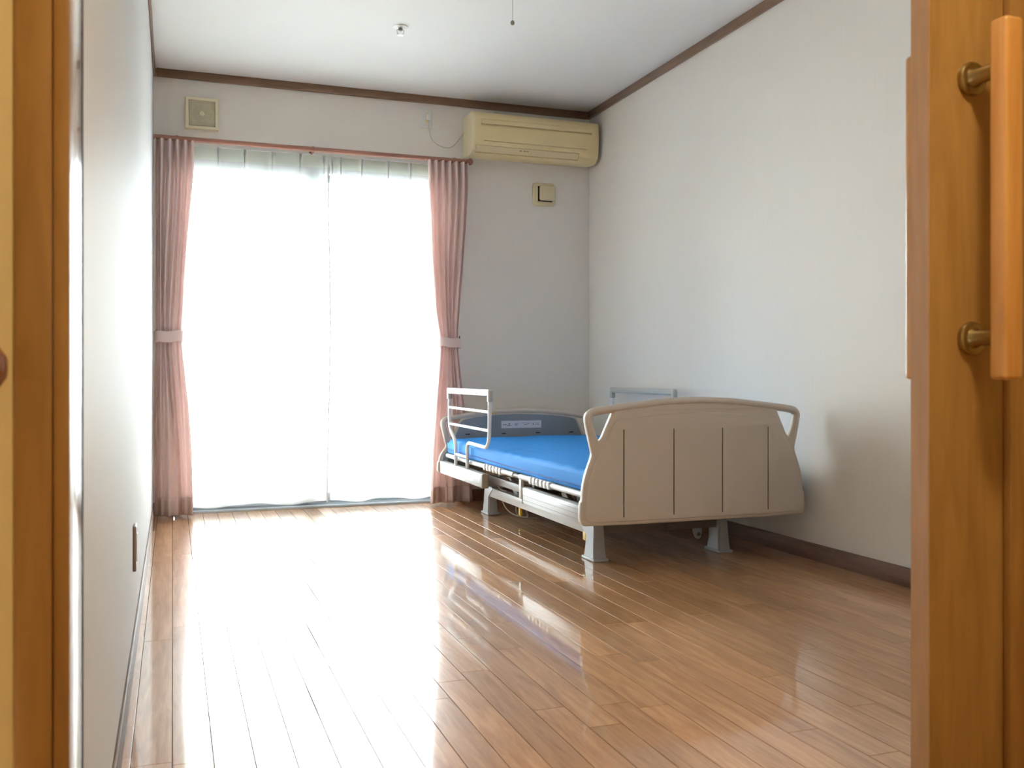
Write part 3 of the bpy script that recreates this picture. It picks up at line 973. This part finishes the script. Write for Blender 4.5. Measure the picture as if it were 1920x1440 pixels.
def panel_outline(dz, up=0.0):
    half = [(0.0, 0.611 + up), (0.15, 0.606 + up), (0.28, 0.594 + up), (0.355, 0.584 + up * 0.8), (0.400, 0.500), (0.428, 0.455), (0.445, 0.415), (0.462, 0.370), (0.474, 0.287), (0.478, 0.225), (0.470, 0.206), (0.3, 0.203)]
    rad = [0.05, 0.05, 0.05, 0.02, 0.05, 0.04, 0.05, 0.05, 0.05, 0.01, 0.01, 0.0]
    pts = [(-u, z) for u, z in reversed(half[1:])] + half
    P = round_path([(CX + u, zm(z, dz), 0) for u, z in pts], list(reversed(rad[1:])) + rad, 4, True)
    return [(p.x, p.y) for p in P]


def end_board(name, y_out, s, dz):
    """y_out = outer face, s = direction to the inner face (+1 foot board, -1 head board)"""
    slots = [(CX + g - 0.0022, CX + g + 0.0022, min(y_out - s * 0.01, y_out + s * 0.020), max(y_out - s * 0.01, y_out + s * 0.020), zm(0.219, dz), zm(0.549, dz)) for g in (-0.322, -0.109, 0.106, 0.316)]
    ya, yb = sorted((y_out + s * 0.006, y_out + s * 0.036))
    core = board_mesh(full_outline(dz), [hole(-1, dz), hole(1, dz)], ya, yb, 0.008)
    core = cut(core, slots)
    # rounded grip rim over the top and round both hand holes
    half = [(0.0, 0.6555), (0.147, 0.6505), (0.307, 0.6335), (0.400, 0.6225), (0.447, 0.6140), (0.462, 0.601), (0.460, 0.578), (0.4505, 0.535), (0.436, 0.480), (0.4315, 0.457)]
    rim = [(-u, z) for u, z in reversed(half[1:])] + half
    add_tube(core, round_path([(CX + u, y_out + s * 0.021, z + dz) for u, z in rim], 0.03, 4), 0.0150, 14, sq=1.35,
             taper=lambda t: 1.0 if 0.12 < t < 0.88 else 0.55 + 0.45 * min(t, 1 - t) / 0.12)
    o = obj(name, core, M['board'], bed, smooth=35)
    ya, yb = sorted((y_out, y_out + s * 0.012))
    pan = cut(board_mesh(panel_outline(dz), [], ya, yb, 0.004), slots)
    obj('outer_panel', pan, M['board'], o, smooth=35)
    ya, yb = sorted((y_out + s * 0.030, y_out + s * 0.041))
    obj('inner_panel', board_mesh(panel_outline(dz, 0.028), [], ya, yb, 0.004), M['board_in'], o, smooth=35)['label'] = 'slate grey inner panel'
    for g in (-0.322, -0.109, 0.106, 0.316):
        ya, yb = sorted((y_out - s * 0.0012, y_out + s * 0.001))
        box('moulded_mark', CX + g - 0.009, CX + g + 0.009, ya, yb, 0.5545 + dz, 0.5565 + dz, M['board'], o)
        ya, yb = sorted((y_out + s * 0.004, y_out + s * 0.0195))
        box('slot_shade', CX + g - 0.0021, CX + g + 0.0021, ya, yb, zm(0.2195, dz), zm(0.5485, dz), M['slot'], o)['label'] = 'black strip standing for the shade in a vertical slot'  # added strip, its black is the shade of the slot
    return o


fb = end_board('footboard', 3.200, 1, 0.0)
hb = end_board('headboard', 5.245, -1, -0.112)
bm = bmesh.new(); add_box(bm, 1.801, 2.051, 5.2030, 5.2045, 0.444, 0.487)
stk = obj('sticker', bm, M['sticker'], hb); stk['label'] = 'pale instruction sticker with small pictograms'
# the print on the sticker: tiny marks that the photograph leaves unreadable
bm = bmesh.new()
for u, w, z, h in ((0.012, 0.007, 0.462, 0.006), (0.024, 0.007, 0.462, 0.006), (0.036, 0.020, 0.459, 0.003), (0.044, 0.010, 0.466, 0.006), (0.086, 0.004, 0.459, 0.012), (0.092, 0.012, 0.468, 0.003),
                   (0.092, 0.008, 0.459, 0.003), (0.128, 0.028, 0.472, 0.002), (0.142, 0.020, 0.462, 0.003), (0.160, 0.014, 0.468, 0.003), (0.196, 0.004, 0.460, 0.013), (0.210, 0.026, 0.470, 0.002), (0.210, 0.026, 0.462, 0.002)):
    add_box(bm, 1.801 + u, 1.801 + u + w, 5.2022, 5.2032, z, z + h)
obj('print', bm, M['ink'], hb)['kind'] = 'stuff'
for xx in (1.597, 1.816, 2.030, 2.243):
    box('vent_slot', xx - 0.013, xx + 0.013, 5.2025, 5.2045, 0.411, 0.417, M['dark'], hb)
bm = bmesh.new(); add_box(bm, 1.742, 1.768, 5.200, 5.2085, 0.531, 0.536, 0.001)
obj('level_mark', bm, M['yellow'], hb)

# lifting frame and rails
def beam(name, x0, x1, y0, y1, z0, z1, mat, parent=bed, bev=0.003):
    return box(name, x0, x1, y0, y1, z0, z1, mat, parent, bev)


for sx in (-1, 1):
    X0 = CX + sx * 0.447
    # side tube of the mattress deck, in two halves with a joint
    for (ya, yb) in ((3.262, 3.985), (4.065, 5.180)):
        tube('deck_tube', [(X0, ya, 0.298), (X0, yb, 0.298)], 0.0125, M['frame'], bed, seg=14)
    tube('tube_joint', [(X0, 3.983, 0.297), (X0, 4.067, 0.297)], 0.0095, M['frame_dark'], bed, seg=12)
    # aluminium side covers with end caps
    xa, xb = sorted((CX + sx * 0.486, CX + sx * 0.450))
    for (ya, yb, capend) in ((3.243, 3.853, 1), (4.462, 5.203, -1)):
        bm = bmesh.new(); add_box(bm, xa, xb, ya, yb, 0.197, 0.266, 0.005, 2)
        c_ = obj('side_cover', bm, M['cover'], bed, smooth=40)
        xo = xa if sx < 0 else xb
        for zz in (0.212, 0.232, 0.250):
            box('groove_line', xo - 0.0006, xo + 0.0006, ya + 0.006, yb - 0.006, zz, zz + 0.0012, M['frame_dark'], c_)
        if capend == -1:
            bm = bmesh.new(); add_box(bm, xa - 0.001, xb + 0.001, 4.422, 4.4618, 0.195, 0.268, 0.008, 3)
        else:
            bm = bmesh.new(); add_box(bm, xa - 0.001, xb + 0.001, 3.8532, 3.862, 0.195, 0.268, 0.003, 2)
        obj('end_cap', bm, M['cover_cap'], c_, smooth=50)
    # main frame side rail under the deck
    xm = CX + sx * 0.405
    beam('side_rail', xm - 0.014, xm + 0.014, 3.243, 5.203, 0.215, 0.250, M['frame_dark'])
    # ribbed deck brackets
    for (ya, yb, nn) in ((3.620, 3.830, 6), (4.235, 4.470, 6)):
        for k in range(nn):
            yy = ya + (yb - ya) * k / (nn - 1)
            bm = bmesh.new(); add_box(bm, X0 - 0.016, X0 + 0.016, yy - 0.014, yy + 0.014, 0.281, 0.3135, 0.005, 2)
            obj('deck_bracket', bm, M['bedrail'], bed, smooth=50)
    # rail holders that carry the bed rails
    for (ya, yb) in ((4.70, 4.95),):
        beam('rail_holder', min(CX + sx * 0.4495, CX + sx * 0.436), max(CX + sx * 0.4495, CX + sx * 0.436), ya, yb, 0.235, 0.262, M['frame'])
# deck plates
for k, (ya, yb) in enumerate(((3.27, 3.62), (3.64, 4.00), (4.06, 4.33), (4.35, 5.17))):
    bm = bmesh.new(); add_box(bm, CX - 0.430, CX + 0.430, ya, yb, 0.287, 0.3095, 0.004, 2)
    obj('deck_plate', bm, M['frame_dark'], bed, smooth=40)
for yy in (3.45, 3.95, 4.42, 4.95):
    beam('deck_crossbar', CX - 0.400, CX + 0.400, yy - 0.015, yy + 0.015, 0.250, 0.2868, M['frame_dark'])

# base frame with four cast legs
BX = 0.290
def leg(sx, yc, sy):
    """cast leg: wide flared top flowing into the base rail, tapering, with a foot pad"""
    xo = CX + sx * (BX + 0.030); xi = CX + sx * (BX - 0.028)
    x0, x1 = min(xo, xi), max(xo, xi)
    b = bmesh.new()
    secs = [(0.012, yc - 0.050, yc + 0.050, 0.0), (0.026, yc - 0.047, yc + 0.047, 0.001), (0.060, yc - 0.043, yc + 0.042, 0.003), (0.095, yc - 0.041, yc + 0.042, 0.005),
            (0.118, yc - 0.040 - (0.030 if sy > 0 else 0), yc + 0.040 + (0.045 if sy < 0 else 0), 0.006), (0.140, yc - 0.038 - (0.060 if sy > 0 else 0), yc + 0.038 + (0.085 if sy < 0 else 0), 0.008), (0.152, yc - 0.028 - (0.06 if sy > 0 else 0), yc + 0.028 + (0.085 if sy < 0 else 0), 0.012)]
    rows = [[b.verts.new(p) for p in ((x0 + i, ya, z), (x1 - i, ya, z), (x1 - i, yb, z), (x0 + i, yb, z))] for z, ya, yb, i in secs]
    for A, B in zip(rows, rows[1:]):
        for i in range(4): b.faces.new((A[i], A[(i + 1) % 4], B[(i + 1) % 4], B[i]))
    b.faces.new(rows[0]); b.faces.new(rows[-1])
    bmesh.ops.recalc_face_normals(b, faces=b.faces)
    es = [e for e in b.edges if abs(e.verts[0].co.z - e.verts[1].co.z) > 0.005]
    bmesh.ops.bevel(b, geom=es, offset=0.005, segments=2, affect='EDGES')
    l_ = obj('leg', b, M['leg'], bed, smooth=40)
    bm_ = bmesh.new(); add_box(bm_, x0 - 0.006, x1 + 0.006, yc - 0.060, yc + 0.060, 0.0, 0.0122, 0.004, 2)
    obj('foot_pad', bm_, M['leg'], l_, smooth=50)
for sx in (-1, 1):
    leg(sx, 3.525, -1); leg(sx, 4.880, 1)
    xm = CX + sx * BX
    beam('base_rail', xm - 0.020, xm + 0.020, 3.575, 4.845, 0.100, 0.149, M['frame'])
beam('base_crossbar', CX - BX + 0.02, CX + BX - 0.02, 3.505, 3.545, 0.105, 0.140, M['frame_dark'])
beam('base_crossbar', CX - BX + 0.02, CX + BX - 0.02, 4.86, 4.90, 0.105, 0.140, M['frame_dark'])
# lifting arms, struts and motor under the deck
def link_bar(name, p, q, w, t, mat, parent=bed):
    p, q = Vector(p), Vector(q)
    d = (q - p); L = d.length
    b = bmesh.new(); add_box(b, -w / 2, w / 2, -t / 2, t / 2, 0, L, 0.002, 2)
    o = obj(name, b, mat, parent, smooth=40)
    o.location = p - bed.location
    o.rotation_mode = 'QUATERNION'; o.rotation_quaternion = d.to_track_quat('Z', 'Y')
    return o
for sx in (-1, 1):
    xm = CX + sx * 0.262
    link_bar('lifting_arm', (xm, 4.50, 0.135), (xm, 4.66, 0.235), 0.022, 0.034, M['frame'])
    link_bar('lifting_arm', (xm, 3.75, 0.135), (xm, 3.92, 0.235), 0.022, 0.034, M['frame_dark'])
    link_bar('deck_post', (CX + sx * 0.421, 4.040, 0.190), (CX + sx * 0.421, 4.040, 0.288), 0.016, 0.030, M['frame'])
link_bar('motor_tube', (CX + 0.02, 3.62, 0.180), (CX + 0.02, 4.45, 0.150), 0.045, 0.045, M['frame_dark'])
bm = bmesh.new(); add_box(bm, CX - 0.05, CX + 0.09, 4.30, 4.46, 0.105, 0.235, 0.012, 3)
obj('motor_box', bm, M['frame_dark'], bed, smooth=50)
# pivot lug with bolt seen below the foot board
lug = [(p.x, p.y) for p in round_path([(2.118, 0.135, 0), (2.166, 0.135, 0), (2.174, 0.070, 0), (2.166, 0.041, 0), (2.144, 0.041, 0), (2.132, 0.070, 0)], 0.01, 4, True)]
o_ = obj('pivot_lug', board_mesh(lug, [], 3.600, 3.612, 0.002), M['leg'], bed, smooth=40)
lathe('bolt', [(0.0, -0.006), (0.007, -0.006), (0.0085, 0), (0.0, 0)], (2.155, 3.600, 0.062), M['frame_dark'], bed, axis='Y', seg=16)
lug = [(p.x, p.y) for p in round_path([(1.93, 0.118, 0), (1.972, 0.124, 0), (1.972, 0.150, 0), (1.93, 0.150, 0)], 0.003, 3, True)]
bm = bmesh.new(); add_box(bm, 1.935, 1.975, 3.48, 3.53, 0.108, 0.135, 0.004, 2)
obj('foot_bracket', bm, M['frame_dark'], bed, smooth=40)
# yellow lever, amber knobs, cables
bm = bmesh.new(); add_box(bm, 1.672, 1.688, 4.535, 4.565, 0.030, 0.080, 0.007, 3)
obj('lock_lever', bm, M['yellow'], bed, smooth=60)
bm = bmesh.new(); add_box(bm, 1.588, 1.606, 4.505, 4.540, 0.200, 0.230, 0.008, 3)
obj('knob', bm, M['orange'], bed, smooth=60)
bm = bmesh.new(); add_box(bm, 1.500, 1.520, 3.300, 3.345, 0.2505, 0.275, 0.006, 3)
obj('knob', bm, M['orange'], bed, smooth=60)
bm = bmesh.new(); add_box(bm, 1.604, 1.6095, 3.57, 3.60, 0.070, 0.105, 0.002, 2)
obj('lock_lever', bm, M['yellow'], bed, smooth=60)
for pts in ([(1.66, 4.78, 0.20), (1.65, 4.77, 0.09), (1.67, 4.72, 0.03), (1.72, 4.66, 0.006), (1.80, 4.62, 0.004)],
            [(1.70, 4.62, 0.14), (1.69, 4.66, 0.05), (1.72, 4.70, 0.006), (1.74, 4.60, 0.012), (1.70, 4.52, 0.06)],
            [(1.60, 4.70, 0.22), (1.60, 4.66, 0.16), (1.62, 4.60, 0.155)]):
    bm = bmesh.new(); add_tube(bm, round_path(pts, 0.04, 5), 0.0028, 8)
    obj('cable', bm, M['cord'], bed, smooth=60)

# mattress
mt = thing('mattress', 'thin blue mattress lying on the care bed', 'mattress', (CX, 4.2, 0.31))
MX0, MX1, MY0, MY1, MZ0, MZ1 = 1.468, 2.364, 3.262, 5.160, 0.3125, 0.400
bm = bmesh.new()
nx, ny = 56, 120
def mtop(u, v):
    x = MX0 + (MX1 - MX0) * u; y = MY0 + (MY1 - MY0) * v
    e = min(x - MX0, MX1 - x); e2 = min(y - MY0, MY1 - y)
    wr = noise.noise(Vector((x * 9, y * 3.2, 0.3))) * 0.004 + noise.noise(Vector((x * 22 + 3 * y, y * 6, 1.7))) * 0.0025
    side = math.exp(-(x - MX0) / 0.16)
    wr += side * 0.008 * noise.noise(Vector((x * 5 - y * 9, y * 11, 4.0)))
    wr -= side * 0.010
    r = 0.022
    dz = 0
    for q in (e, e2):
        if q < r: dz -= r - math.sqrt(max(0, r * r - (r - q) ** 2))
    return (x, y, MZ1 + wr + dz)
def tpar(i, n):
    # denser near the edges
    t = i / n
    return 0.5 - 0.5 * math.cos(PI * t) if False else t
us = [0, 0.003, 0.008, 0.016] + [0.024 + (0.952) * i / (nx - 8) for i in range(nx - 7)] + [0.984, 0.992, 0.997, 1.0]
vs_l = [0, 0.0015, 0.004, 0.008] + [0.012 + 0.976 * i / (ny - 8) for i in range(ny - 7)] + [0.992, 0.996, 0.9985, 1.0]
grid = [[bm.verts.new(mtop(u, v)) for v in vs_l] for u in us]
for i in range(len(us) - 1):
    for j in range(len(vs_l) - 1):
        bm.faces.new((grid[i][j], grid[i + 1][j], grid[i + 1][j + 1], grid[i][j + 1]))
bd = [grid[i][0] for i in range(len(us))] + [grid[-1][j] for j in range(1, len(vs_l))] + [grid[i][-1] for i in range(len(us) - 2, -1, -1)] + [grid[0][j] for j in range(len(vs_l) - 2, 0, -1)]
prev = bd
for lev, (z, out) in enumerate(((0.372, 0.003), (0.352, 0.005), (0.334, 0.002), (0.326, 0.003), (0.318, 0.0), (MZ0, -0.006))):
    cur = []
    for k, v in enumerate(bd):
        d = Vector((0, 0, 0))
        if v.co.x < MX0 + 0.001: d.x = -1
        if v.co.x > MX1 - 0.001: d.x = 1
        if v.co.y < MY0 + 0.001: d.y = -1
        if v.co.y > MY1 - 0.001: d.y = 1
        wv = 0.003 * noise.noise(Vector((v.co.x * 8, v.co.y * 8, z * 20)))
        cur.append(bm.verts.new((v.co.x + d.x * (out + wv), v.co.y + d.y * (out + wv if v.co.y > 4 else out * .5), z if z > MZ0 + .001 else MZ0)))
    n = len(cur)
    for k in range(n): bm.faces.new((prev[k], prev[(k + 1) % n], cur[(k + 1) % n], cur[k]))
    prev = cur
bm.faces.new(prev)
obj('cover', bm, M['blue'], mt, smooth=60)
bm = bmesh.new()
pp = round_path([(MX0 - 0.004, MY0 - 0.001, 0.330), (MX1 + 0.004, MY0 - 0.001, 0.330), (MX1 + 0.004, MY1 + 0.004, 0.336), (MX0 - 0.004, MY1 + 0.004, 0.336)], 0.01, 4, True)
add_tube(bm, pp, 0.0028, 8, closed=True)
obj('piping', bm, M['blue_dark'], mt, smooth=60)

# bed rails
def bed_rail(label, sx, y_far, y_near):
    """y runs from the head side (far) to the near side; sx = side of the bed"""
    X = CX + sx * 0.470
    t = thing('bed_rail', label, 'bed rail', (X, (y_far + y_near) / 2, 0.265), 'bed rails')
    L = y_near - y_far   # negative
    f = lambda k: y_far + L * k
    r = 0.0095
    # outer loop
    b = bmesh.new()
    path = [(X, f(0.175), 0.2625), (X, f(0.175), 0.385), (X, f(0.12), 0.418), (X, f(0.0), 0.462), (X, f(0.0), 0.662)]
    add_tube(b, round_path(path, [0, 0.05, 0.03, 0.07, 0], 6), r, 12)
    path = [(X, f(0.475), 0.2625), (X, f(0.475), 0.403), (X, f(0.985), 0.397), (X, f(1.0), 0.662)]
    add_tube(b, round_path(path, [0, 0.045, 0.075, 0], 7), r, 12)
    obj('rail_post', b, M['bedrail'], t, smooth=60)
    for z in (0.575, 0.484):
        tube('crossbar', [(X, f(0.0), z + 0.001), (X, f(1.0), z - 0.001)], 0.0075, M['bedrail'], t, seg=12)
    tube('crossbar', [(X, f(0.175), 0.325), (X, f(0.475), 0.325)], 0.0075, M['bedrail'], t, seg=12)
    b = bmesh.new()
    ya, yb = sorted((f(-0.02), f(1.02)))
    add_box(b, X - 0.013, X + 0.013, ya, yb, 0.652, 0.684, 0.008, 3)
    g = obj('hand_grip', b, M['rail_grip'], t, smooth=50)
    for k in (0.0, 1.0):
        b = bmesh.new(); add_box(b, X - 0.0125, X + 0.0125, f(k) - 0.014, f(k) + 0.014, 0.622, 0.668, 0.006, 3)
        obj('grip_end', b, M['rail_grip'], g, smooth=50)
    return t
bed_rail('white tubular bed rail on the window side of the bed', -1, 5.060, 4.350)
bed_rail('grey-topped bed rail on the wall side, mostly behind the footboard', 1, 4.935, 4.225)

# ------------------------------------------------------------------ outside the window
struct(box('ground', -12, 14, 5.58, 30, -0.35, -0.25, M['concrete']))
struct(box('balcony_slab', -1.5, 3.2, 5.575, 6.6, -0.2499, -0.06, M['concrete']))
tree = thing('tree', 'leafy tree outside the window, seen faintly through the left sheer', 'tree', (-0.9, 11.0, -0.25))
bm = bmesh.new()
add_tube(bm, [(-0.9, 11.0, -0.249), (-0.85, 11.0, 1.2), (-0.7, 10.9, 2.6), (-0.5, 10.8, 3.8)], 0.14, 12, taper=lambda t: 1 - 0.6 * t)
add_tube(bm, [(-0.7, 10.9, 2.4), (0.0, 10.7, 3.4), (0.4, 10.6, 4.1)], 0.06, 10, taper=lambda t: 1 - 0.6 * t)
add_tube(bm, [(-0.75, 10.9, 2.3), (-1.4, 11.1, 3.2), (-1.9, 11.2, 3.9)], 0.06, 10, taper=lambda t: 1 - 0.6 * t)
obj('trunk', bm, M['bark'], tree, smooth=60)
bm = bmesh.new()
rg = random.Random(4)
for k in range(5200):
    while True:
        p = Vector((rg.uniform(-1, 1), rg.uniform(-1, 1), rg.uniform(-1, 1)))
        if p.length < 1 and p.length > 0.25: break
    c = Vector((-0.55, 10.85, 4.05)) + Vector((p.x * 1.75, p.y * 1.5, p.z * 1.25))
    c += Vector((0.3, 0.3, 0.25)) * noise.noise(c * 2.0)
    d = Vector((rg.gauss(0, 1), rg.gauss(0, 1), rg.gauss(0, .7))).normalized()
    e = d.orthogonal().normalized()
    s = rg.uniform(0.045, 0.085)
    q = [c - d * s, c + e * s * 0.45, c + d * s, c - e * s * 0.45]
    bm.faces.new([bm.verts.new(v) for v in q])
fo = obj('foliage', bm, M['leaf'], tree); fo['kind'] = 'stuff'
